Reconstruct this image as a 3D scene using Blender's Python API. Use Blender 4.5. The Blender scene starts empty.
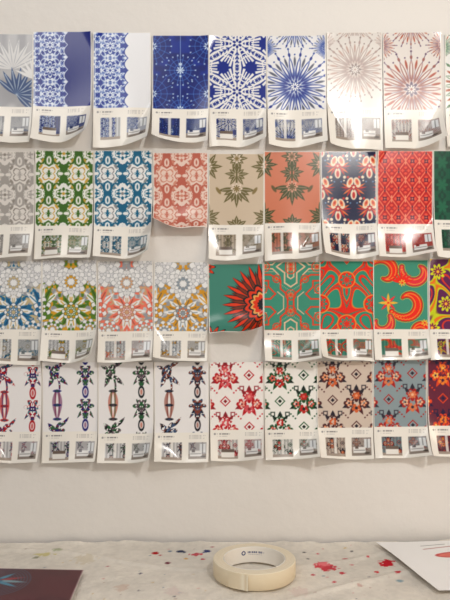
import bpy, math, numpy as np
from mathutils import Vector
rng=np.random.RandomState(7)
S=680.0; ZC=1.103; TT=0.75
sc=bpy.context.scene
sc.view_settings.view_transform='Standard'

def lin(c):
    c=np.clip(np.asarray(c,float),0,1)
    return np.where(c<=0.04045,c/12.92,((c+0.055)/1.055)**2.4)
def C(*a):
    if len(a)==1: a=a[0]
    return np.array(a,float)/255.0
# ---------------- pattern drawing helpers (units: about 1.5 mm) ---------------
TAB=[np.random.RandomState(i).rand(64,64) for i in range(12)]
def N(x,y,s=3.,k=0,sy=None):
    t=TAB[k%12]; X=x/s+100*k+7.3; Y=y/(sy or s)+31.7
    xi=np.floor(X).astype(int); yi=np.floor(Y).astype(int)
    fx=X-xi; fy=Y-yi; fx=fx*fx*(3-2*fx); fy=fy*fy*(3-2*fy)
    a=t[xi%64,yi%64]; b=t[(xi+1)%64,yi%64]; c=t[xi%64,(yi+1)%64]; d=t[(xi+1)%64,(yi+1)%64]
    return (a*(1-fx)+b*fx)*(1-fy)+(c*(1-fx)+d*fx)*fy
def B(im,d,col,a=1.,s=.3):
    m=(np.clip(.5-d/(2*s),0,1)*a)[...,None]; im+=(col-im)*m
def base(x,c): return np.zeros(x.shape+(3,))+c
def rad(x,y,cx=0,cy=0): return np.hypot(x-cx,y-cy)
def star(x,y,cx,cy,r0,r1,n,p=1.,rot=0.):
    th=np.arctan2(y-cy,x-cx); return rad(x,y,cx,cy)-(r0+(r1-r0)*np.abs(np.cos(n/2*(th-rot)))**p)
def ell(x,y,cx,cy,a,b,rot=0.):
    c,s=math.cos(rot),math.sin(rot); u=(x-cx)*c+(y-cy)*s; v=-(x-cx)*s+(y-cy)*c
    return (np.hypot(u/a,v/b)-1)*min(a,b)
def leaf(x,y,x0,y0,x1,y1,w):
    L=math.hypot(x1-x0,y1-y0); ux,uy=(x1-x0)/L,(y1-y0)/L
    t=((x-x0)*ux+(y-y0)*uy)/L; d=np.abs(-(x-x0)*uy+(y-y0)*ux)
    tc=np.clip(t,0,1); prof=w*np.sin(np.pi*tc**.8)
    return np.maximum(d-prof,(np.abs(t-.5)-.5)*L)
def seg(x,y,x0,y0,x1,y1,w):
    vx,vy=x1-x0,y1-y0; t=np.clip(((x-x0)*vx+(y-y0)*vy)/(vx*vx+vy*vy+1e-9),0,1)
    return np.hypot(x-x0-t*vx,y-y0-t*vy)-w
def tri(x,p): return np.abs((x%(2*p))-p)
def chrys(im,x,y,cx,cy,r,n,cols,line=None,yr=1.):
    Y=(y-cy)/yr+cy
    for k,f in enumerate((1,.8,.6,.42,.25)):
        d=star(x,Y,cx,cy,r*f*.62,r*f,n,.6,rot=k*math.pi/n)
        if line is not None: B(im,d-.35,line)
        B(im,d,cols[k%len(cols)])
def Sc(f,s,ox=0,oy=0): return lambda x,y:f(x/s+ox,y/s+oy)
W_=C(243,241,240)

# ---------------- pattern designs ---------------------------------------------
def p_greyleaf(x,y):
    im=base(x,C(176,176,180)); B(im,.5-N(x,y,9,1),C(200,200,202),s=.2)
    for i in range(9):
        a=-2.9+i*.3; B(im,leaf(x,y,34,34,34+34*math.cos(a),34+30*math.sin(a),2.6),C(226,226,226)); B(im,seg(x,y,34,34,34+30*math.cos(a),34+27*math.sin(a),.25),C(168,170,178))
    for i in range(10):
        a=-2.5+i*.36; B(im,leaf(x,y,38,60,38+26*math.cos(a),60+28*math.sin(a),2.6),C(64,92,136)); B(im,seg(x,y,38,60,38+22*math.cos(a),60+24*math.sin(a),.45),C(190,200,214))
    for i in range(8):
        a=-2.7+i*.3; B(im,leaf(x,y,56,44,56+22*math.cos(a),44+20*math.sin(a),1.6),C(236,236,236))
    return im
def p_lace(solid,lace,ground,edge,dense):
    def f(x,y):
        im=base(x,solid); per=12.3
        lim=34-3.6*np.abs(np.sin(np.pi*y/per)); B(im,x-lim,ground)
        ax=np.abs(x-16); ay=tri(y,per)
        def P(d,c,a=1): B(im,np.maximum(d,x-lim+.9),c,a)
        P(star(ax,ay,0,0,4.,8.4,8,.8),lace); P(star(ax,ay,0,0,3.,6.6,8,.8),ground); P(star(ax,ay,0,0,1.4,4.2,8,.8),lace); P(rad(ax,ay)-1.2,ground)
        P(star(ax,ay,0,per,2.2,4.8,4,.8,.78),lace); P(rad(ax,ay,0,per)-1.8,ground)
        P(star(ax,ay,12.5,per*.5,2.,4.2,6,.8),lace); P(star(ax,ay,12.5,per*.5,1.2,2.8,6,.8),ground)
        P(np.abs(ell(ax,ay,7,8,1.8,3.6,.7))-.4,lace); P(ell(ax,ay,9,1,1.,1.5),lace); P(ell(ax,ay,15.5,per,2.2,1.6),lace)
        P(dense-N(ax,ay,1.9,3),lace,.9)
        B(im,np.abs(x-lim+.6)-.45,edge); P(np.abs(x-1.0)-.4,lace)
        return im
    return f
def p_bluelines(x,y):
    D=C(14,42,122); im=base(x,D); ax=np.abs(x-27)
    L=C(110,152,212); H=C(214,228,244)
    B(im,.5-N(ax,y,6,2),C(22,60,150),s=.2)
    for cx,cy,r in ((27,58,20),(27,10,18),(0,34,15),(0,74,14)):
        rr=rad(ax,y,cx,cy); th=np.arctan2(y-cy,ax-cx); B(im,rr-r,D,.8)
        for q in (.4,.7): B(im,np.abs(rr-r*q)-.25,L,.85)
        sp=np.abs(np.sin(th*7))*rr/7; B(im,np.maximum(sp-.26,np.abs(rr-r*.6)-r*.4),L,.9)
        B(im,np.maximum(np.abs(rr-r)-.8,np.abs(np.sin(th*9))*r/9-.6),H,.9)
        B(im,star(ax,y,cx,cy,1.2,4.2,8),H,.95); B(im,rr-1.3,D)
    B(im,ax-.35,H,.7)
    for q in (28,34,40): B(im,star(ax,y,0,q,1,4.-.07*q,6,1,1.57),H)
    return im
def p_snow(x,y):
    blue=C(18,52,142); im=base(x,W_)
    cs=[(27,55),(27,7),(27,103),(-14.6,31),(68.6,31),(-14.6,79),(68.6,79),(-14.6,-17),(68.6,-17)]
    D=np.stack([rad(x,y,*c) for c in cs]); k=D.argmin(0); ca=np.array(cs,float)
    dx,dy=x-ca[k,0],y-ca[k,1]; r=np.hypot(dx,dy); th=np.arctan2(dy,dx)
    f=np.abs(((th+math.pi/2)/(math.pi/3)+.5)%1-.5)*math.pi/3; u=r*np.cos(f); v=r*np.sin(f)
    B(im,np.maximum(1.6+.10*u-v*.9,4.5-r),blue)
    B(im,np.maximum(np.abs(v-u*.32)-.055*u-.1,np.abs(r-15)-9),W_)
    for q in (8.5,13.5,18.5): B(im,np.maximum(np.abs(u+v*.9-q-2)-.8,.8-v),W_)
    B(im,np.maximum(np.abs(v-u*.48)-.8,np.abs(r-18)-4),W_)
    for q in (9,13,17): B(im,seg(u,v,q,0,q+2.2,1.5,.55),blue)
    B(im,np.maximum(v-.35,np.abs(u-13)-8),blue)
    B(im,rad(u,v,22.5,0)-3.,W_); B(im,star(u,v,22.5,0,.8,2.2,6),blue)
    B(im,r-5.8,W_); B(im,star(dx,dy,0,0,1.6,5.,6,.8,math.pi/2),blue); B(im,star(dx,dy,0,0,.8,2.4,6,.8),W_)
    return im
def p_fan(c1,c2,c3,ground,cx0=27,cy0=50,R0=40,n0=18,fill=1.):
    def f(x,y):
        im=base(x,ground)
        for cx,cy,R,n in ((-3,12,17,14),(58,12,17,14),(cx0,-10,26,16),(cx0,cy0,R0,n0)):
            r=rad(x,y,cx,cy); th=np.arctan2(y-cy,x-cx); a=2*math.pi/n; fa=((th/a+.5)%1-.5)*a; u=r*np.cos(fa); v=np.abs(r*np.sin(fa))
            B(im,r-R*.99,ground)
            B(im,ell(u,v,R*.44,0,R*.27,.052*R),c1,fill); B(im,ell(u,v,R*.5,0,R*.19,.026*R),ground)
            B(im,np.maximum(v-.3,np.abs(u-R*.84)-R*.14),c2); B(im,ell(u,v,R*.8,0,R*.05,.03*R),c1); B(im,rad(u,v,R*.95,0)-.024*R,c2)
            f2=(((th/a)%1)-.5)*a; u2=r*np.cos(f2); v2=np.abs(r*np.sin(f2))
            B(im,ell(u2,v2,R*.62,0,R*.12,.028*R),c3); B(im,rad(u2,v2,R*.8,0)-.02*R,c2); B(im,np.maximum(v2-.2,np.abs(u2-R*.4)-R*.14),c2)
            B(im,star(x,y,cx,cy,R*.08,R*.19,n//2),c2); B(im,star(x,y,cx,cy,R*.04,R*.11,n//2),ground); B(im,r-R*.03,c1)
        return im
    return f
def p_damask(bg,fg,acc,mid=None):
    mid=bg if mid is None else mid
    def f(x,y):
        im=base(x,bg)
        for h in (0,1):
            ax=np.abs(((x+14*h)%28)-14); ay=np.abs(((y-2+19*h)%38)-19)
            nn=(N(ax,ay,2.,5+h)-.5)*4.
            if h:
                B(im,star(ax,ay,0,0,5.5,11.,4,.8,.0)+nn,fg); B(im,star(ax,ay,0,0,3.,6.,8,.7),mid); B(im,star(ax,ay,0,0,1.8,4.2,4,.7,.78),fg); B(im,rad(ax,ay)-1.4,acc)
                B(im,ell(ax,ay,5.2,6.2,1.2,3.,-.7),fg)
            else:
                B(im,star(ax,ay,0,0,6.5,11.,4,.7,.78)+nn,fg)
                B(im,star(ax,ay,0,0,4,7.4,4,.7,.78)+nn*.3,acc); B(im,star(ax,ay,0,0,3,6,4,.7,.78)+nn*.3,fg); B(im,star(ax,ay,0,0,1,3.4,4,.9),mid)
                B(im,ell(ax,ay,0,12.6,2.4,4.),fg); B(im,ell(ax,ay,0,12.6,.8,2.2),bg)
                B(im,ell(ax,ay,10.8,0,2.8,1.6),fg)
            B(im,ell(ax,ay,6.4,12.4,1.2,2.6,.6),acc,.9)
            B(im,np.maximum(.70-N(ax,ay,1.2,8),rad(ax,ay)-11),bg if h else fg,.8,.06)
        return im
    return f
def p_leafy(bg,c,c2,hl):
    def f(x,y):
        im=base(x,bg); X=np.abs(x-27)
        def burst(cx,cy,R,a0,a1,n,col,w=2.):
            for i in range(n):
                a=a0+(a1-a0)*i/(n-1); L=R*(1-.25*(i%2)); B(im,leaf(X,y,cx+2*math.cos(a),cy+2*math.sin(a),cx+L*math.cos(a),cy+L*math.sin(a),w),col)
                B(im,seg(X,y,cx+3*math.cos(a),cy+3*math.sin(a),cx+L*.75*math.cos(a),cy+L*.75*math.sin(a),.28),hl,.8)
        burst(29,12,15,1.2,5.1,9,c); B(im,star(X,y,29,12,2,5,8),hl); B(im,star(X,y,29,12,1,3,8),c2)
        B(im,np.maximum(X-.9,np.abs(y-20)-20),c)
        burst(0,34,19,.1,1.57,5,c,2.2); burst(0,20,12,-1.2,1.,5,c,1.7); burst(0,4,11,-1.4,1.3,5,c,1.7)
        B(im,star(X,y,0,34,2.4,6,8),hl); B(im,star(X,y,0,34,1.4,4,8),c2); B(im,star(X,y,0,4,2,4.8,8),hl); B(im,star(X,y,0,4,1,3,8),c2)
        burst(30,64,15,1.8,4.5,7,c); B(im,ell(X,y,18,36,1.6,4,.6),c2); burst(0,72,11,-1.57,1.57,7,c)
        return im
    return f
def p_hearts(x,y):
    bg=C(38,42,80); im=base(x,bg); R=C(192,54,52); K=C(240,226,206); O=C(222,136,84); P=C(120,56,88)
    for h in (0,1):
        X=((x+14*h)%28)-14; ax=np.abs(X); Y=((y+4+19*h)%38)-19
        for i in range(7):
            a=-1.4+i*.42; B(im,leaf(ax,Y,2.,1,2+10*math.cos(a),1+8.5*math.sin(a),.9),(R,P,O)[i%3])
        B(im,ell(ax,Y,3.1,-4.3,2.9,4.8,-.35),K); B(im,ell(ax,Y,3.1,-4.7,1.5,2.8,-.35),O); B(im,ell(ax,Y,3,-5.,.7,1.2,-.35),R)
        B(im,ell(ax,Y,0,6.5,2.8,4.8),K); B(im,ell(ax,Y,0,7,1.3,2.8),R)
        B(im,star(ax,Y,0,0,1.5,3,8),R); B(im,rad(ax,Y,0,0)-1,K)
        B(im,rad(ax,Y,8,-9)-1.4,K); B(im,rad(ax,Y,11,-5)-.8,C(120,150,180)); B(im,rad(ax,Y,9,10)-1.2,R); B(im,rad(ax,Y,5.5,13)-.8,K)
    return im
def p_redogee(x,y):
    Rd=C(190,34,36); im=base(x,Rd); ax=tri(x,6.8); ay=tri(y,9.4)
    O=C(226,104,80); P=C(234,168,140); V=C(108,30,66)
    B(im,np.abs(ax+ay*.72-6.8)-.9,O); B(im,np.abs(ax+ay*.72-6.8)-.3,P)
    B(im,star(ax,ay,0,0,2,4.4,4,.8),O); B(im,star(ax,ay,0,0,1,2.6,4,.8,.78),V); B(im,rad(ax,ay)-.7,P)
    B(im,star(ax,ay,6.8,9.4,2,4.2,4,.8),O); B(im,star(ax,ay,6.8,9.4,1,2.8,4,.8,.78),Rd); B(im,rad(ax,ay,6.8,9.4)-.9,V)
    B(im,ell(ax,ay,6.8,2,.7,1.8),P); B(im,ell(ax,ay,0,8.2,.8,1.6),V)
    B(im,np.abs(ay-9.4)-.35,O,.8)
    return im
def p_green(x,y):
    im=base(x,C(24,100,76)); ax=tri(x,8); ay=tri(y,11)
    B(im,.55-N(ax,ay,3.2,3),C(18,78,62),1,.05); B(im,star(ax,ay,0,0,2,6,6),C(42,116,88)); return im
def p_floral(c1,c2,c3,dark,seed=0):
    def f(x,y):
        g=C(150,152,156); w=C(242,242,242); im=base(x,C(208,208,208))
        X=np.abs(x-20)
        B(im,.5-N(X,y,2.2,seed),C(170,172,176),1,.05)
        B(im,.58-N(X,y,2.2,seed+1)-.004*(y-16),c1,1,.05); B(im,.64-N(X,y,2.,seed+3)-.002*(y-14),c2,1,.05)
        for i in range(11):
            a=-2.4+i*.33; B(im,leaf(X,y,22,34,22+18*math.cos(a),34+18*math.sin(a),2.1),c1 if i%2 else w); B(im,seg(X,y,22,34,22+14*math.cos(a),34+14*math.sin(a),.35),dark if i%2 else c1)
        chrys(im,X,y,17,5,13,11,(w,C(226,226,228)),g); chrys(im,X,y,0,15,11.,11,(w,C(230,230,230),w,c2),g)
        chrys(im,X,y,23,34,9,9,(w,c1,w,c2),dark)
        for i in range(9):
            a=.1+i*.36-1.6; B(im,leaf(X,y,0,36,14*math.cos(a),36+13*math.sin(a),2.1),c1 if i%2 else w); B(im,seg(X,y,0,36,10*math.cos(a),36+10*math.sin(a),.35),dark if i%2 else c2)
        chrys(im,X,y,0,36,6.5,8,(w,c2,c3),dark); chrys(im,X,y,13,49,7.5,9,(w,c1,w,c2),g)
        return im
    return f
def p_burst(x,y):
    bg=C(92,150,136); im=base(x,bg); O=C(220,80,38); D=C(40,46,50); Br=C(132,70,46); Y=C(236,190,120)
    r=rad(x,y,54,40); th=np.arctan2(y-40,x-54); n=26; a=2*math.pi/n
    for f2,sh,c,w in ((0,0,D,.085),(0,0,O,.05),(.5,.0,D,.07),(.5,0,Br,.045)):
        fa=((th/a+f2+.5)%1-.5)*a; u=r*np.cos(fa); v=np.abs(r*np.sin(fa)); R=41 if f2==0 else 34
        t=np.clip(u/R,0,1); B(im,np.maximum(v-w*R*np.sin(math.pi*t**1.6)*.8-.1,u-R),c)
    for f2,c in ((.52,D),(.47,O),(.38,D),(.33,Y),(.27,O),(.16,D)): B(im,star(x,y,54,40,41*f2*.82,41*f2,n//2,1.3),c)
    for cx,cy,R,n in ((0,84,22,16),(-6,2,13,12)):
        for f2,c in ((1,D),(.92,O),(.66,D),(.58,Br),(.4,O),(.2,D)): B(im,star(x,y,cx,cy,R*f2*.6,R*f2,n,2),c)
    return im
def p_circuit(bg,c1,c2,c3,seed=0):
    def f(x,y):
        im=base(x,bg); X=np.abs(x-26); Y=tri(y-4,36)
        def ln(pts,w,c):
            for a,b in zip(pts[:-1],pts[1:]): B(im,seg(X,Y,*a,*b,w),c)
        ln([(3,0),(3,8),(10,14),(10,22),(20,28),(30,28)],.8,c1); ln([(0,16),(6,20),(6,30),(14,36)],.7,c2)
        ln([(30,4),(20,4),(15,9),(22,16),(22,22),(30,22)],.75,c1); ln([(7,0),(7,6),(13,11)],.45,c2); ln([(30,10),(24,10)],.45,c2)
        ln([(0,24),(3,26),(3,36)],.6,c2); ln([(12,28),(18,34),(30,34)],.6,c2)
        for cx,cy,r in ((0,8,5),(28,14,4.5),(14,24,3.6),(0,34,5),(26,36,5)):
            B(im,np.abs(rad(X,Y,cx,cy)-r)-.5,c1); B(im,star(X,Y,cx,cy,r*.3,r*.7,8),c3); B(im,rad(X,Y,cx,cy)-r*.25,c1)
        for q in range(9): B(im,rad(X,Y,17.5+q*1.3,31)-.4,c2); B(im,rad(X,Y,0.5+q*1.5,12+q)-.35,c2)
        return im
    return f
def p_maze(x,y):
    R=C(224,62,36); T=C(72,158,136); Yl=C(238,160,80); im=base(x,T); X=np.abs(x-27)
    fld=np.sin(X/5.2+1.2*np.sin(y/8))+np.sin(y/5.6+1.3*np.sin(X/7))
    B(im,np.abs(fld-.3)-.62,Yl,1,.06); B(im,np.abs(fld-.3)-.5,R,1,.06); B(im,np.abs(fld-.3)-.07,T,1,.06); B(im,np.abs(fld+1.25)-.2,R,1,.06)
    for cx,cy,r in ((0,18,8),(26,42,9),(0,62,9)):
        B(im,rad(X,y,cx,cy)-r,R); B(im,np.abs(rad(X,y,cx,cy)-r)-.6,Yl); B(im,star(X,y,cx,cy,r*.4,r*.8,8),T); B(im,star(X,y,cx,cy,r*.15,r*.5,8),R)
    return im
def p_paisley(x,y):
    T=C(90,160,140); R=C(230,64,42); Yl=C(240,196,90); Pk=C(226,74,86); im=base(x,T)
    def swirl(cx,cy,R0,a0,a1,w,c=R):
        n=26; d=None
        for i in range(n):
            t=i/(n-1); a=a0+(a1-a0)*t; rr=R0*(1-.62*t); px,py=cx+rr*math.cos(a),cy+rr*math.sin(a)
            q=rad(x,y,px,py)-w*(.35+.9*math.sin(math.pi*min(1,t*.9+.1)))
            d=q if d is None else np.minimum(d,q)
        B(im,d-1.1,Yl); B(im,d-.5,T*.55); B(im,d,c); B(im,np.abs(d+1.8)-.3,Yl)
    swirl(10,12,15,-2.6,1.8,3.2); swirl(42,10,15,3.4,-.9,3.4,c=Pk); swirl(32,42,17,2.6,-2.2,3.6); swirl(6,62,12,-.6,3.6,3.4,c=Pk); swirl(48,72,10,-3,.6,3)
    for i in range(7): B(im,leaf(x,y,27,22,27+13*math.cos(-2.8+i*.42),22+12*math.sin(-2.8+i*.42),1.2),R)
    for i in range(8): B(im,leaf(x,y,14,42,14+10*math.cos(i*.785),42+10*math.sin(i*.785),1.3),Pk if i%2 else Yl)
    for cx,cy in ((28,22),(50,62),(14,42)): B(im,star(x,y,cx,cy,1,3.6,7),Yl); B(im,rad(x,y,cx,cy)-1,R)
    return im
def p_lime(x,y):
    im=base(x,C(112,50,100)); fld=np.sin(x/6+1.5*np.sin(y/9))+np.sin(y/6.5+1.4*np.sin(x/7))
    B(im,np.abs(fld-.2)-.46,C(206,214,50),1,.06); B(im,np.abs(fld-.2)-.2,C(228,140,50),1,.06); B(im,np.abs(fld+1.1)-.16,C(214,74,60),1,.06)
    for cx,cy in ((8,12),(16,44),(2,68)): B(im,star(x,y,cx,cy,4,8,9),C(216,220,60)); B(im,star(x,y,cx,cy,2,5,9),C(150,40,90)); B(im,rad(x,y,cx,cy)-1.5,C(240,200,80))
    return im
def p_column(ca,cb,cc,cd,seed=0,ox=0):
    def f(x,y):
        im=base(x,C(244,242,242))
        def paint(d,fx,fy,k):
            B(im,d,ca); B(im,np.maximum(d,.50-N(fx,fy,2.,seed+k)),cb,1,.06); B(im,np.maximum(d,.60-N(fx,fy,1.8,seed+k+2)),cc,1,.06); B(im,np.maximum(d,.70-N(fx,fy,1.4,seed+k+4)),W_,1,.06)
        x=x-ox
        X=x-14; ax=np.abs(X); sk=X+1.5*np.sin(y/5)
        d=np.minimum(ell(sk,y,-1,9,4.6,7.5,.35),leaf(sk,y,1,4,11,-3,2.2)); d=np.minimum(d,leaf(sk,y,0,12,9,22,2.6)); d=np.minimum(d,leaf(sk,y,-3,12,-10,24,2.0)); d=np.minimum(d,leaf(sk,y,-4,6,-11,3,1.6)); d=np.minimum(d,seg(sk,y,1,16,1,26,.8))
        paint(d,sk,y,1)
        d=leaf(ax,y,0,26,0,58,5.); B(im,d,cd); B(im,np.maximum(d,np.abs(ax-1.9)-.4),cb); B(im,leaf(ax,y,0,30,0,54,1.3),W_)
        for q in (28,42,56): B(im,ell(ax,y,0,q,4.,1.4),ca); B(im,ell(ax,y,0,q,2,.6),cc)
        d=np.minimum(star(sk,y,0,68,3,9,5,1.,1.2),leaf(sk,y,3,64,10,54,1.7)); d=np.minimum(d,leaf(sk,y,-3,66,-10,60,1.7)); paint(d,sk,y,3)
        ax=np.abs(x-42); yy=(y-3)%33
        d=np.minimum(star(ax,yy,0,7,3.6,8.6,6,1,0),ell(ax,yy,0,16,2.8,4.6)); d=np.minimum(d,leaf(ax,yy,1,9,8,19,1.5)); paint(d,ax,yy,5)
        B(im,np.abs(ell(ax,yy,0,26,2.6,5))-.6,ca); B(im,ell(ax,yy,0,26,1.2,2.9),cd)
        return im
    return f
def p_lattice(bg,c1,c2,c3,dk):
    def f(x,y):
        im=base(x,bg); px,py=42,46
        for h in (0,1):
            X=((x+8+px/2*h)%px)-px/2; Y=((y+12+py/2*h)%py)-py/2; ax=np.abs(X)
            B(im,leaf(ax,Y,2,2,12.5,7,2.2),dk); B(im,leaf(ax,Y,1,-4,7,-10,1.8),dk); B(im,leaf(ax,Y,0,-6,0.01,-14,2.),dk); B(im,leaf(ax,Y,1,4,6,13,1.8),c1)
            B(im,star(ax,Y,6.4,2.6,2.6,5.,5,.6),c1); B(im,star(ax,Y,6.4,2.6,1.2,3.,5,.6),c3); B(im,rad(ax,Y,6.4,2.6)-.9,dk)
            B(im,star(ax,Y,0,-4,3.4,5.8,7,.6,1.57),c1); B(im,star(ax,Y,0,-4,2.,3.8,7,.6),c2); B(im,rad(ax,Y,0,-4)-1.2,c3)
            B(im,star(ax,Y,0,7,2.4,4.2,5,.6,1.57),c2); B(im,rad(ax,Y,0,7)-1.3,dk)
            B(im,np.maximum(.70-N(x,y,1.4,6),rad(ax,Y)-9),bg,.9,.06)
            e=np.abs(ax-px/2)+np.abs(Y)
            B(im,np.abs(e-4.2)-.6,c1); B(im,e-1.8,dk)
            B(im,np.abs(np.maximum(np.abs(ax-14.5),np.abs(Y-11.5))-1.6)-.4,dk)
            for q in range(3): B(im,rad(ax,Y,9.5+q*2.,-11.5+q*2.)-.7,c1)
        return im
    return f

# ---------------- build mesh grid with painted colours -------------------------
def grid_mesh(name,P,col):
    ny,nx=P.shape[:2]
    me=bpy.data.meshes.new(name)
    nf=(nx-1)*(ny-1)
    idx=np.arange(nx*ny).reshape(ny,nx)
    q=np.stack([idx[1:,:-1],idx[1:,1:],idx[:-1,1:],idx[:-1,:-1]],-1).reshape(-1).astype(np.int32)
    me.vertices.add(nx*ny); me.vertices.foreach_set('co',P.reshape(-1).astype(np.float32))
    me.loops.add(nf*4); me.loops.foreach_set('vertex_index',q)
    me.polygons.add(nf); me.polygons.foreach_set('loop_start',np.arange(0,nf*4,4,dtype=np.int32))
    me.polygons.foreach_set('use_smooth',np.ones(nf,bool))
    me.update(calc_edges=True)
    if col is not None:
        at=me.color_attributes.new('Paint','FLOAT_COLOR','POINT')
        c4=np.ones((nx*ny,4),np.float32); c4[:,:3]=lin(col.reshape(-1,3)); at.data.foreach_set('color',c4.reshape(-1))
    return me
def mat(name,color=None,rough=.5,attr=None,spec=.5,bump=None,coat=0.):
    m=bpy.data.materials.new(name); m.use_nodes=True; nt=m.node_tree; b=nt.nodes['Principled BSDF']
    b.inputs['Roughness'].default_value=rough; b.inputs['Specular IOR Level'].default_value=spec
    if color is not None: b.inputs['Base Color'].default_value=(*lin(C(color)),1)
    if attr:
        a=nt.nodes.new('ShaderNodeAttribute'); a.attribute_name=attr; nt.links.new(a.outputs['Color'],b.inputs['Base Color'])
    if bump:
        scl,st,dist,det=bump
        tc=nt.nodes.new('ShaderNodeTexCoord'); n=nt.nodes.new('ShaderNodeTexNoise'); n.inputs['Scale'].default_value=scl; n.inputs['Detail'].default_value=det
        bp=nt.nodes.new('ShaderNodeBump'); bp.inputs['Strength'].default_value=st; bp.inputs['Distance'].default_value=dist
        nt.links.new(tc.outputs['Object'],n.inputs['Vector']); nt.links.new(n.outputs['Fac'],bp.inputs['Height']); nt.links.new(bp.outputs['Normal'],b.inputs['Normal'])
    return m
def obj(name,me,loc=(0,0,0),m=None,parent=None):
    o=bpy.data.objects.new(name,me); o.location=loc; sc.collection.objects.link(o)
    if m: me.materials.append(m)
    if parent: o.parent=parent
    return o
paper=mat('coated_sample_paper',rough=.21,attr='Paint',spec=.6)

R=2  # mesh vertices per unit
def grade(c):
    c=np.clip(c,0,1); l=c.mean(-1)[...,None]; c=l+(c-l)*1.14
    return np.clip(c,0.02,1)**1.25
def sheet(x0,y0,x1,y1,pb,pat,layer,rot=0.,curl=(.006,.004),swap=0):
    w=x1-x0; h=y1-y0; nx=int(w*R)+1; ny=int(h*R)+1
    hi=2; xs=(np.arange(nx*hi)+.5)/(nx*hi)*w; ys=(np.arange(ny*hi)+.5)/(ny*hi)*h
    x,y=np.meshgrid(xs,ys); pap=C(244,239,230); im=base(x,pap)
    mg=1.0; ph=pb-y0
    k=int((ph+1)/h*ny*hi)
    pim=grade(pat(x[:k]-mg,y[:k]-mg)); full=(y1-pb)<4
    d=np.maximum(np.abs(x[:k]-w/2)-(w/2-mg),np.abs(y[:k]-ph/2)-(ph/2-.5))
    m=np.clip(.5-d/.5,0,1)[...,None]; im[:k]=im[:k]*(1-m)+pim*m
    if not full:
        k=max(k-4,0); x_,y_=x[k:],y[k:]; sub=im[k:]
        cy=pb-y0; ink=C(140,136,136)
        for (a,b,yy,t,al) in ((7,20,cy+3.6,.6,.8),(34,51,cy+2.6,.35,.5),(34,47,cy+4.,.35,.5),(34,50,cy+5.4,.35,.45),(7,17,cy+6.0,.3,.45)):
            dd=np.maximum(np.abs(x_-(a+b)/2)-(b-a)/2,np.abs(y_-yy)-t); br=(N(x_,y_,.9,9,50)>.34)
            B(sub,np.where(br,dd,1),ink if t<.6 else C(100,98,100),al)
        B(sub,rad(x_,y_,4.8,cy+3.7)-1.0,C(120,120,124),.8)
        tx0,tx1,ty0,ty1=7.5,27.5,cy+9.5,min(cy+32.5,h-3); th_=ty1-ty0
        def window(a,b,c,e):
            i0,i1=np.searchsorted(ys,c-.5),np.searchsorted(ys,e+.5); j0,j1=np.searchsorted(xs,a-.5),np.searchsorted(xs,b+.5)
            xx,yy=x[i0:i1,j0:j1],y[i0:i1,j0:j1]; d=np.maximum(np.abs(xx-(a+b)/2)-(b-a)/2,np.abs(yy-(c+e)/2)-(e-c)/2)
            return (slice(i0,i1),slice(j0,j1)),xx,yy,np.clip(.5-d/.4,0,1)[...,None]
        sl,xx,yy,mm=window(tx0,tx1,ty0,ty1)
        t=grade(pat((xx-tx0)*2.2,(yy-ty0)*2.2))*.88; t=t*(.88+.12*np.cos((xx-tx0)*2*math.pi/3.4))[...,None]
        if not swap: B(t,np.abs(xx-tx0-10)-1.4,C(232,228,222),.85)
        B(t,-(yy-(ty1-3.)),C(160,146,134))
        if swap: B(t,np.maximum(np.abs(xx-tx0-10)-6.5,np.abs(yy-ty1+4.5)-3),C(236,232,226)); B(t,np.maximum(np.abs(xx-tx0-10)-6.5,np.abs(yy-ty1+8.4)-1.6),C(106,90,80))
        im[sl]=im[sl]*(1-mm)+t*mm
        ux0,ux1=34,min(54,w-2.5); uy1=ty1-1
        sl,xx,yy,mm=window(ux0,ux1,ty0,uy1)
        pp=grade(pat((xx-ux0)*3,(yy-ty0)*3)); av=pp.mean((0,1)); t=base(xx,av*.35+C(134,132,132)*.42)*.6+pp*.40
        B(t,np.maximum(np.abs(xx-ux1+3.8)-3,np.abs(yy-ty0-6)-4.6),C(222,224,226)); B(t,np.maximum(np.abs(xx-ux1+3.8)-.35,np.abs(yy-ty0-6)-4.6),C(104,104,106))
        B(t,-(yy-(uy1-5.5)),C(140,128,118)); B(t,np.maximum(np.abs(xx-ux0-7.5)-6,np.abs(yy-uy1+6)-3),C(230,228,226)); B(t,np.maximum(np.abs(xx-ux0-7.5)-5.4,np.abs(yy-uy1+5.6)-.35),C(120,116,116))
        B(t,np.maximum(np.abs(xx-ux0-5)-1.6,np.abs(yy-uy1+8.8)-1.6),av*.6); B(t,ell(xx,yy,ux0+15,uy1-2.6,2.6,1.1),C(80,70,64))
        im[sl]=im[sl]*(1-mm)+t*mm
    im=im.reshape(ny,hi,nx,hi,3).mean((1,3))
    u,v=np.meshgrid(np.linspace(0,1,nx),np.linspace(0,1,ny))
    X=(u-.5)*w/S; Z=(.5-v)*h/S
    cu,cs=curl; p_=layer*1.7; q_=.5 if layer in (6,7) else 1.
    off=cu*q_*v**5+cs*q_*(v**3)*(2*np.abs(u-.5))**2*(1 if layer%2 else -.4)+.0007*(1+np.sin(v*5+p_))*v*(1-v)*2
    off+=.0022*q_*(1+np.sin(u*7+p_))*v**3
    off+=.013*np.clip((u if layer%3 else 1-u)+v*1.2-1.7,0,1)**1.5*6*(.3+.7*((layer*7)%5)/4)
    off+=.006*q_*np.clip((u if layer%2 else 1-u)-v*1.1-.82,0,1)**1.4*5
    if full: off+=.012*v**6
    off=np.maximum(off,0)
    Y=-(off+.0006+.0005*(layer%4)); Z=Z+off*.4*v; X=X*(1-off*1.6)
    if rot:
        c_,s_=math.cos(rot),math.sin(rot); X,Z=X*c_-Z*s_,X*s_+Z*c_
    me=grid_mesh('wallpaper_sample_sheet',np.stack([X,Y,Z],-1),im)
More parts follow.
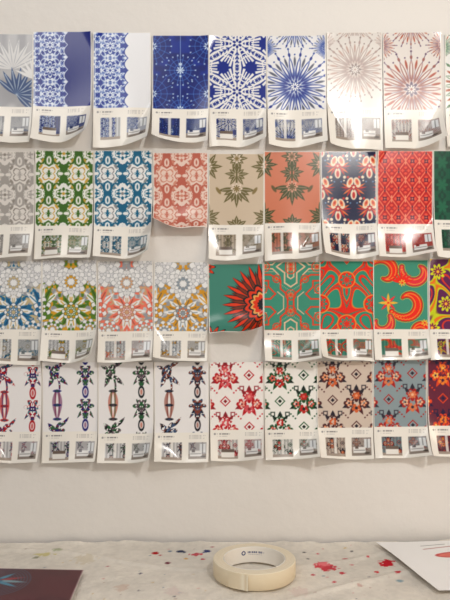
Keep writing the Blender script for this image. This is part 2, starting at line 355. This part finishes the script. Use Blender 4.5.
    return obj('wallpaper_sample_sheet',me,(((x0+x1)/2-225)/S,0,ZC+(300-(y0+y1)/2)/S),paper)

blue=C(18,50,142)
rows=[
 (-22,34,33,148,108,p_greyleaf),
 (33.5,32,92,149,108,p_lace(C(14,42,130),C(232,238,248),C(18,50,142),C(238,241,248),.72)),
 (93.5,33,151,150,109,p_lace(C(242,243,246),C(232,238,248),C(24,62,154),C(24,62,154),.70)),
 (152.5,36,209,149,111,p_bluelines),
 (209,36,266.5,150,110,p_snow),
 (267,36,326,151,111,p_fan(blue,C(44,78,154),C(100,104,122),C(240,240,242))),
 (327,33,382,151,109,p_fan(C(184,166,160),C(146,128,124),C(196,172,162),C(230,226,222),cy0=36,R0=34)),
 (383,33,441,151,111,p_fan(C(158,104,98),C(100,72,104),C(176,96,72),C(234,229,225),cy0=56,R0=40,n0=16)),
 (445,35,502,150,112,p_fan(C(120,150,120),C(80,120,110),C(186,126,104),C(240,240,238))),
 (-23,152,35,262,226,Sc(p_damask(C(180,176,172),C(230,226,222),C(160,154,148),C(190,186,182)),1.05,2)),
 (35.5,151,93.5,262,227,Sc(p_damask(C(78,118,46),C(240,240,236),C(206,172,84)),1.05,2)),
 (94.5,151,152.5,262,228,Sc(p_damask(C(40,116,146),C(240,240,240),C(150,152,154)),1.05,2)),
 (153.5,153,208,235,233.5,Sc(p_damask(C(194,122,106),C(238,218,208),C(212,156,138),C(204,142,126)),1.05,2)),
 (208.5,154,264,264,226,p_leafy(C(214,200,182),C(126,118,84),C(150,134,96),C(232,220,208))),
 (264,152,320.5,263,224,p_leafy(C(210,144,118),C(90,96,62),C(118,104,70),C(222,176,156))),
 (321,152,376,262,225,Sc(p_hearts,1.12,0,3)),
 (377,151,432.5,261,225,p_redogee),
 (433,151,488,262,221,p_green),
 (-15,261,42,366,330,Sc(p_floral(C(52,124,160),C(206,192,160),C(140,176,196),C(44,84,120),0),1.4)),
 (42.5,260,97.5,365,331,Sc(p_floral(C(104,138,48),C(210,168,60),C(190,200,150),C(66,98,50),1),1.4)),
 (98,261,153.5,365,332,Sc(p_floral(C(232,142,122),C(214,180,150),C(232,200,190),C(176,104,92),2),1.4)),
 (154,262,208,364,332,Sc(p_floral(C(212,164,60),C(160,170,178),C(226,140,96),C(126,116,104),3),1.4)),
 (208.5,264,263.5,339,337.5,p_burst),
 (263.5,262,320,365,331,p_circuit(C(88,158,138),C(224,84,52),C(238,206,180),C(214,140,100))),
 (318.5,261,374,363,330,p_maze),
 (373,260,428,362,330,p_paisley),
 (428.5,259,486,362,330,p_lime),
 (-14,363,42,464,432,p_column(C(176,36,46),C(80,46,110),C(60,110,130),C(206,124,124),0,4)),
 (42.5,362,98,464,432,p_column(C(40,40,120),C(130,50,80),C(70,110,80),C(176,144,166),2,0)),
 (98.5,362,154,465,434,p_column(C(34,38,40),C(50,104,64),C(120,100,110),C(206,154,142),4,0)),
 (154.5,362,209,464,433,p_column(C(40,34,44),C(140,80,66),C(80,100,130),C(190,152,144),6,0)),
 (210,362,263.5,462,430,Sc(p_lattice(C(247,243,240),C(186,36,48),C(216,110,116),C(236,176,160),C(150,46,56)),1.12)),
 (264.5,362,318,461,430,Sc(p_lattice(C(246,244,240),C(44,94,56),C(190,56,48),C(220,120,110),C(32,52,40)),1.12)),
 (317,361,372.5,460,428,Sc(p_lattice(C(220,207,196),C(96,56,58),C(210,120,76),C(236,176,140),C(58,50,60)),1.12)),
 (373,360,426.5,459,427,Sc(p_lattice(C(160,172,176),C(176,54,50),C(222,144,104),C(240,200,170),C(66,62,74)),1.12)),
 (427,359,482,458,426,Sc(p_lattice(C(120,52,76),C(224,92,52),C(236,150,70),C(240,200,120),C(58,38,78)),1.12)),
]
for i,(a,b,c,d,pb,f) in enumerate(rows):
    sheet(a,b,c,d,pb,f,i,rot=float(rng.uniform(-.011,.011)),curl=(rng.uniform(.005,.015),rng.uniform(.002,.010)),swap=i%3==1)

# ---------------- room ---------------------------------------------------------
def box(name,x0,x1,y0,y1,z0,z1,m,parent=None,bev=0):
    import bmesh
    bm=bmesh.new(); bmesh.ops.create_cube(bm,size=1)
    for v in bm.verts: v.co=Vector(((v.co.x)*(x1-x0),(v.co.y)*(y1-y0),(v.co.z)*(z1-z0)))
    if bev: bmesh.ops.bevel(bm,geom=bm.edges[:],offset=bev,segments=3,affect='EDGES',profile=.5)
    me=bpy.data.meshes.new(name); bm.to_mesh(me); bm.free()
    return obj(name,me,((x0+x1)/2,(y0+y1)/2,(z0+z1)/2),m,parent)
wallm=mat('painted_plaster',(231,227,222),rough=.5,spec=.4,bump=(38,.35,.004,6))
box('wall_back',-2.2,2.2,0,.1,0,2.6,wallm)
floorm=mat('wood_floor',(150,120,92),rough=.5,bump=(6,.2,.01,4))
box('floor',-2.2,2.2,-3.2,.1,-.05,0,floorm)
box('baseboard_back',-2.2,2.2,-.015,0,0,.1,mat('white_trim',(235,233,230),rough=.4),bev=.004)

# ---------------- table with paint-splashed canvas cloth ------------------------
tb=bpy.data.objects.new('work_table',None); sc.collection.objects.link(tb)
wood=mat('birch_wood',(190,160,122),rough=.5,bump=(12,.2,.004,4))
box('table_top',-.95,.95,-.66,-.012,.705,.742,wood,tb,.004)
for i,(lx,ly) in enumerate(((-.88,-.59),(.88,-.59),(-.88,-.08),(.88,-.08))):
    box('leg_%d'%(i+1),lx-.03,lx+.03,ly-.03,ly+.03,0,.705,wood,tb,.004)
box('apron_front',-.85,.85,-.6,-.58,.62,.705,wood,tb,.002); box('apron_back',-.85,.85,-.1,-.08,.62,.705,wood,tb,.002)
st=.002
hang=.16
ucoord=np.concatenate([np.arange(-.975-hang,-.38,.012),np.arange(-.38,.38,st),np.arange(.38,.975+hang,.012)])
vcoord=np.concatenate([np.arange(0,.24,st),np.arange(.24,.665+hang,.01)])
U,V=np.meshgrid(ucoord,vcoord)
def over(a,e,r=.008):
    t=np.clip(a-e,0,None); ang=np.clip(t/r,0,math.pi/2); hx=np.where(t>0,e+r*np.sin(ang),a); dz=np.where(t>0,r*(1-np.cos(ang))+np.clip(t-r*math.pi/2,0,None),0)
    return hx,dz
sx=np.sign(U); hx,dzx=over(np.abs(U),.952); hy,dzy=over(V+.008,.662)
X=sx*hx; Y=-hy
flat=((dzx+dzy)==0)
wr=.0034*N(U*1000,V*1000,60,1)+.0020*N(U*1000+V*400,V*1000,22,2)
ridge=np.exp(-((U*.5+V-.24+.02*np.sin(U*9))/.006)**2)*.002+np.exp(-((V-.05-.25*(U+.2)+.01*np.sin(U*20))/.005)**2)*.0018*(U<.1)+np.exp(-((V-.09+.4*(U-.1))/.005)**2)*.0014*(U>.0)
edge=.0024*np.exp(-V/.006)*(.3+1.4*N(U*1000,V*0,11,5))
Z=TT-.0015-dzx-dzy+np.where(flat,1,0)*((wr-.0034)+ridge+edge)
Y=Y+np.where(dzy>.01,-1,0)*(.006*(1+np.sin(U*40))*np.clip(dzy/.1,0,1)); X=X+sx*np.where(dzx>.01,1,0)*(.006*(1+np.sin(V*40))*np.clip(dzx/.1,0,1))
cl=np.zeros(U.shape+(3,))+C(240,232,220)
cl*=(1-.06*N(U*1000,V*1000,45,3)-.05*N(U*1000,V*1000,5,4)-.03*N(U*1000,V*1000,14,6))[...,None]
def w_of(px,py):
    dep=240./(py-300.); return ((px-225)/S*dep, 1-dep)
def splat(px,py,r,col,a=1,el=1.,rot=0.,k=0,rough=.5):
    ux,vy=w_of(px,py); vy-=.008; rr=r/S*.93; q_=rr*2/min(el,1)+.004
    i0,i1=np.searchsorted(vcoord,vy-q_),np.searchsorted(vcoord,vy+q_); j0,j1=np.searchsorted(ucoord,ux-q_),np.searchsorted(ucoord,ux+q_)
    if i1<=i0 or j1<=j0: return
    u_,v_=U[i0:i1,j0:j1],V[i0:i1,j0:j1]
    c,s=math.cos(rot),math.sin(rot); du=u_-ux; dv=v_-vy; p=du*c+dv*s; q=(-du*s+dv*c)*el
    d=np.hypot(p,q)-rr*(1+rough*(N(u_*1000+50*k,v_*1000,3.5,k)*2-1))
    m=(np.clip(.5-d/.0016,0,1)*a)[...,None]; cl[i0:i1,j0:j1]=cl[i0:i1,j0:j1]*(1-m)+C(col)*m
splat(45,553,9,(196,184,100),.55,2,k=1); splat(58,549,5,(140,150,104),.55,k=2); splat(36,556,3,(110,110,80),.6,k=3); splat(85,557,10,(210,196,170),.5,k=4)
splat(155,551,3.4,(180,30,36),k=1); splat(160,553,1.6,(180,30,36),k=5); splat(167,562,3,(100,30,44),.9,k=2); splat(181,550,4,(30,40,72),.85,k=3); splat(196,553,6,(196,56,68),.8,k=4,el=1.6)
splat(206,551,3.4,(40,50,104),.9,k=6); splat(203,558,2,(190,40,60),.9,k=7); splat(186,557,2.4,(210,150,60),.8,k=1); splat(212,547,2,(160,40,60),.8,k=5); splat(170,549,2,(60,90,120),.7,k=8)
splat(326,565,11,(198,44,56),.85,el=1.3,rough=.4,k=2); splat(323,563,5,(232,130,134),.8,k=3); splat(342,571,2.6,(196,44,58),.9,k=1); splat(313,573,2.,(190,40,56),.9,k=4); splat(345,557,2.2,(186,44,58),.85,k=6); splat(334,579,1.8,(196,44,58),.9,k=7); splat(352,563,1.6,(196,44,58),.9,k=7); splat(318,552,1.4,(196,44,58),.9,k=7)
splat(387,562,8,(196,24,40),.95,el=1.1,rough=.5,k=4); splat(397,571,3.0,(196,24,40),.9,k=1); splat(377,570,2.2,(196,40,50),.9,k=3); splat(400,578,3,(90,130,150),.6,k=8); splat(368,556,1.6,(196,40,50),.9,k=5)
splat(304,551,1.6,(40,36,40),.9); splat(308,558,1.2,(40,36,40),.9); splat(352,550,1.4,(60,56,60),.8); splat(345,546,1.6,(200,160,60),.8); splat(360,583,2,(190,140,130),.6,k=3); splat(122,586,6,(206,180,164),.6,k=4); splat(140,572,1.5,(60,60,80),.8)
splat(172,590,7,(214,196,190),.6,k=6); splat(300,590,9,(216,196,188),.6,k=5); splat(108,565,1.2,(150,40,50),.8)
rs=np.random.RandomState(3)
for i in range(60):
    px=rs.uniform(0,450) if i%2 else rs.choice([190,330,380,60])+rs.randn()*28; splat(px,rs.uniform(543,598),rs.uniform(.4,1.0),[(60,56,70),(190,60,66),(90,110,140),(200,160,90),(150,110,100)][rs.randint(5)],rs.uniform(.4,.8),k=i%9)
me=grid_mesh('canvas_cloth',np.stack([X,Y,Z],-1),cl)
canv=mat('canvas_fabric',rough=.9,attr='Paint',spec=.1,bump=(300,.7,.0015,3))
obj('canvas_tablecloth',me,(0,0,0),canv)

# ---------------- masking tape --------------------------------------------------
def lathe(name,prof,seg_=160,colf=None):
    th=np.linspace(0,2*math.pi,seg_+1); pr=np.array(prof+[prof[0]])
    r=pr[:,0][:,None]; z=pr[:,1][:,None]
    P=np.stack([r*np.cos(th)[None],r*np.sin(th)[None],z+0*th[None]],-1)
    col=colf(P,th,pr) if colf else None
    return grid_mesh(name,P,col)
tape=bpy.data.objects.new('masking_tape_roll',None); tape.location=((254.5-225)/S*.868,-.126,TT+.0012); sc.collection.objects.link(tape)
ro,ri,h=.0528,.0388,.0205
tm=mat('masking_tape_paper',(232,220,190),rough=.6,bump=(60,.2,.001,3))
nt=tm.node_tree; b=nt.nodes['Principled BSDF']
tc=nt.nodes.new('ShaderNodeTexCoord'); wv=nt.nodes.new('ShaderNodeTexWave'); wv.wave_type='RINGS'; wv.rings_direction='Z'; wv.inputs['Scale'].default_value=190; wv.inputs['Distortion'].default_value=.6
cr=nt.nodes.new('ShaderNodeValToRGB'); cr.color_ramp.elements[0].color=(*lin(C(226,210,180)),1); cr.color_ramp.elements[1].color=(*lin(C(240,230,208)),1)
nt.links.new(tc.outputs['Object'],wv.inputs['Vector']); nt.links.new(wv.outputs['Fac'],cr.inputs['Fac']); nt.links.new(cr.outputs['Color'],b.inputs['Base Color'])
prof=[(ro-.0007,0),(ro,.0007),(ro,.011),(ro,h-.0007),(ro-.0007,h)]+[(ro-.0007-(ro-ri-.002)*k/12,h+(.00025 if k%3==1 else 0)) for k in range(1,13)]+[(ri+.0013,h-.001),(ri+.0013,0)]
obj('tape_windings',lathe('tape_windings',prof[::-1]),(0,0,0),tm,tape)
def corecol(P,th,pr):
    c=np.zeros(P.shape[:2]+(3,))+C(238,232,222); r=np.hypot(P[...,0],P[...,1]); z=P[...,2]; inner=r<ri+.0002
    t=-(th[None]*ri*1000-62)+0*z; zz=z*1000-h*610
    ink=C(48,64,116)
    m=inner&(np.hypot(t+12,zz)<3.0)&(np.hypot(t+12,zz)>1.5); c[m]=ink
    m=inner&(np.abs(zz-.6)<1.3)&(np.abs(t-5)<11)&(((t*.45)%1)<.68)&(((t%7.5)<6.2)); c[m]=ink
    m=inner&(np.abs(zz+2.3)<.45)&(np.abs(t-4)<9)&(((t*.8)%1)<.6); c[m]=C(110,116,140)
    return c
cp=[(ri+.0012,0),(ri+.0012,h-.0004),(ri+.0008,h+.0004),(ri,h+.0002)]+[(ri,h*(1-k/40)) for k in range(1,41)]
obj('cardboard_core',lathe('cardboard_core',cp[::-1],700,corecol),(0,0,0),mat('printed_cardboard',rough=.6,attr='Paint'),tape)
t=np.linspace(-2.25,-1.75,24); zz=np.linspace(.0006,h-.0006,8); T,ZZ=np.meshgrid(t,zz)
rr=ro+.0003+.0025*np.clip((T+2.0)/.25,0,1)**2
obj('tape_loose_end',grid_mesh('tape_end',np.stack([rr*np.cos(T),rr*np.sin(T),ZZ],-1),None),(0,0,0),tm,tape)

# ---------------- papers on table ------------------------------------------------
def tablesheet(name,corners,colf,z,n=(170,150),curl=None,rough=.4):
    u,v=np.meshgrid(np.linspace(0,1,n[0]),np.linspace(0,1,n[1]))
    c=[np.array(k) for k in corners]
    P=(1-u)[...,None]*(1-v)[...,None]*c[0]+u[...,None]*(1-v)[...,None]*c[1]+u[...,None]*v[...,None]*c[2]+(1-u)[...,None]*v[...,None]*c[3]
    zz=z+0*u+(curl(u,v) if curl else 0)
    o=P.mean((0,1)); P3=np.stack([P[...,0]-o[0],P[...,1]-o[1],zz-z],-1)
    return obj(name,grid_mesh(name,P3,colf(u,v)),(o[0],o[1],z),mat(name+'_stock',rough=rough,attr='Paint'))
def tp(px,py,z=TT):
    hgt=ZC-z; dep=hgt*S/(py-300.); return ((px-225)/S*dep,-(1-dep))
tl=np.array(tp(-60,570)); tr=np.array(tp(84,573)); dwn=np.array((.008,-.20))
def maroon(u,v):
    x=u*60; y=v*60; im=base(x,C(84,24,36)); B(im,.5-N(x,y,9,2),C(76,20,32),1,.1)
    for i in range(9):
        B(im,leaf(x,y,27,12,27+13*math.cos(-2.9+i*.6),12+8*math.sin(-2.9+i*.6),1.0),(C(70,130,156),C(140,40,52),C(120,150,160))[i%3])
        B(im,np.abs(rad(x,y,27,12)-4-i*1.2)-.18,C(60,110,134),.7)
    B(im,star(x,y,27,12,1.5,3,8),C(40,90,120)); B(im,np.minimum(np.minimum(x,60-x),np.minimum(y,60-y))-.45,C(206,192,184))
    return im
tablesheet('printed_art_card',[tl,tr,tr+dwn,tl+dwn],maroon,TT+.0042,curl=lambda u,v:.0015*np.sin(u*3)*v,rough=.5)
a=np.array(tp(376,546)); b_=np.array(tp(500,542)); dn=np.array((.040,-.16))
def whitep(u,v):
    x=u*120; y=v*100; im=base(x,C(246,244,242))
    B(im,ell(x,y,55,34,19,6,-.08),C(196,38,40)); B(im,ell(x,y,55,34,16.5,4,-.08),C(228,96,80)); B(im,ell(x,y,61,33,8,2.,-.08),C(240,160,130))
    B(im,seg(x,y,34,20,66,14,.7),C(150,60,60),.7); B(im,seg(x,y,36,12,60,9,.5),C(90,86,90),.8)
    return im
tablesheet('sketch_paper',[a,b_,b_+dn,a+dn],whitep,TT+.0045,curl=lambda u,v:.004*np.clip(.25-u,0,1)+.001*np.sin(v*5))

# ---------------- lights, world, camera -------------------------------------------
def area(name,loc,tgt,size,power,col,shape='SQUARE'):
    l=bpy.data.lights.new(name,'AREA'); l.size=size; l.energy=power; l.color=col; o=bpy.data.objects.new(name,l); o.location=loc
    o.rotation_euler=(Vector(tgt)-Vector(loc)).to_track_quat('-Z','Y').to_euler(); sc.collection.objects.link(o)
area('ceiling_softlight',(-.7,-1.7,2.5),(0,0,1.1),.9,9,(1,.98,.95))
area('window_glow',(1.7,-1.3,1.25),(.2,0,.9),.7,9.5,(1,.78,.55))
def point(name,loc,p,r,col):
    l=bpy.data.lights.new(name,'POINT'); l.energy=p; l.shadow_soft_size=r; l.color=col; o=bpy.data.objects.new(name,l); o.location=loc; sc.collection.objects.link(o)
point('pendant_bulb',(.353,-1.0,1.655),15,.035,(1,.965,.92))
point('pendant_bulb',(.53,-.95,1.67),3,.025,(1,.95,.89))
w=bpy.data.worlds.new('room_ambient'); sc.world=w; w.use_nodes=True; w.node_tree.nodes['Background'].inputs[0].default_value=(1,.98,.95,1); w.node_tree.nodes['Background'].inputs[1].default_value=.32
cam=bpy.data.cameras.new('camera'); co=bpy.data.objects.new('camera',cam); sc.collection.objects.link(co)
co.location=(0,-1,ZC); co.rotation_euler=(math.pi/2,0,0); cam.sensor_width=36; cam.lens=S/600*36; cam.clip_start=.01
sc.camera=co
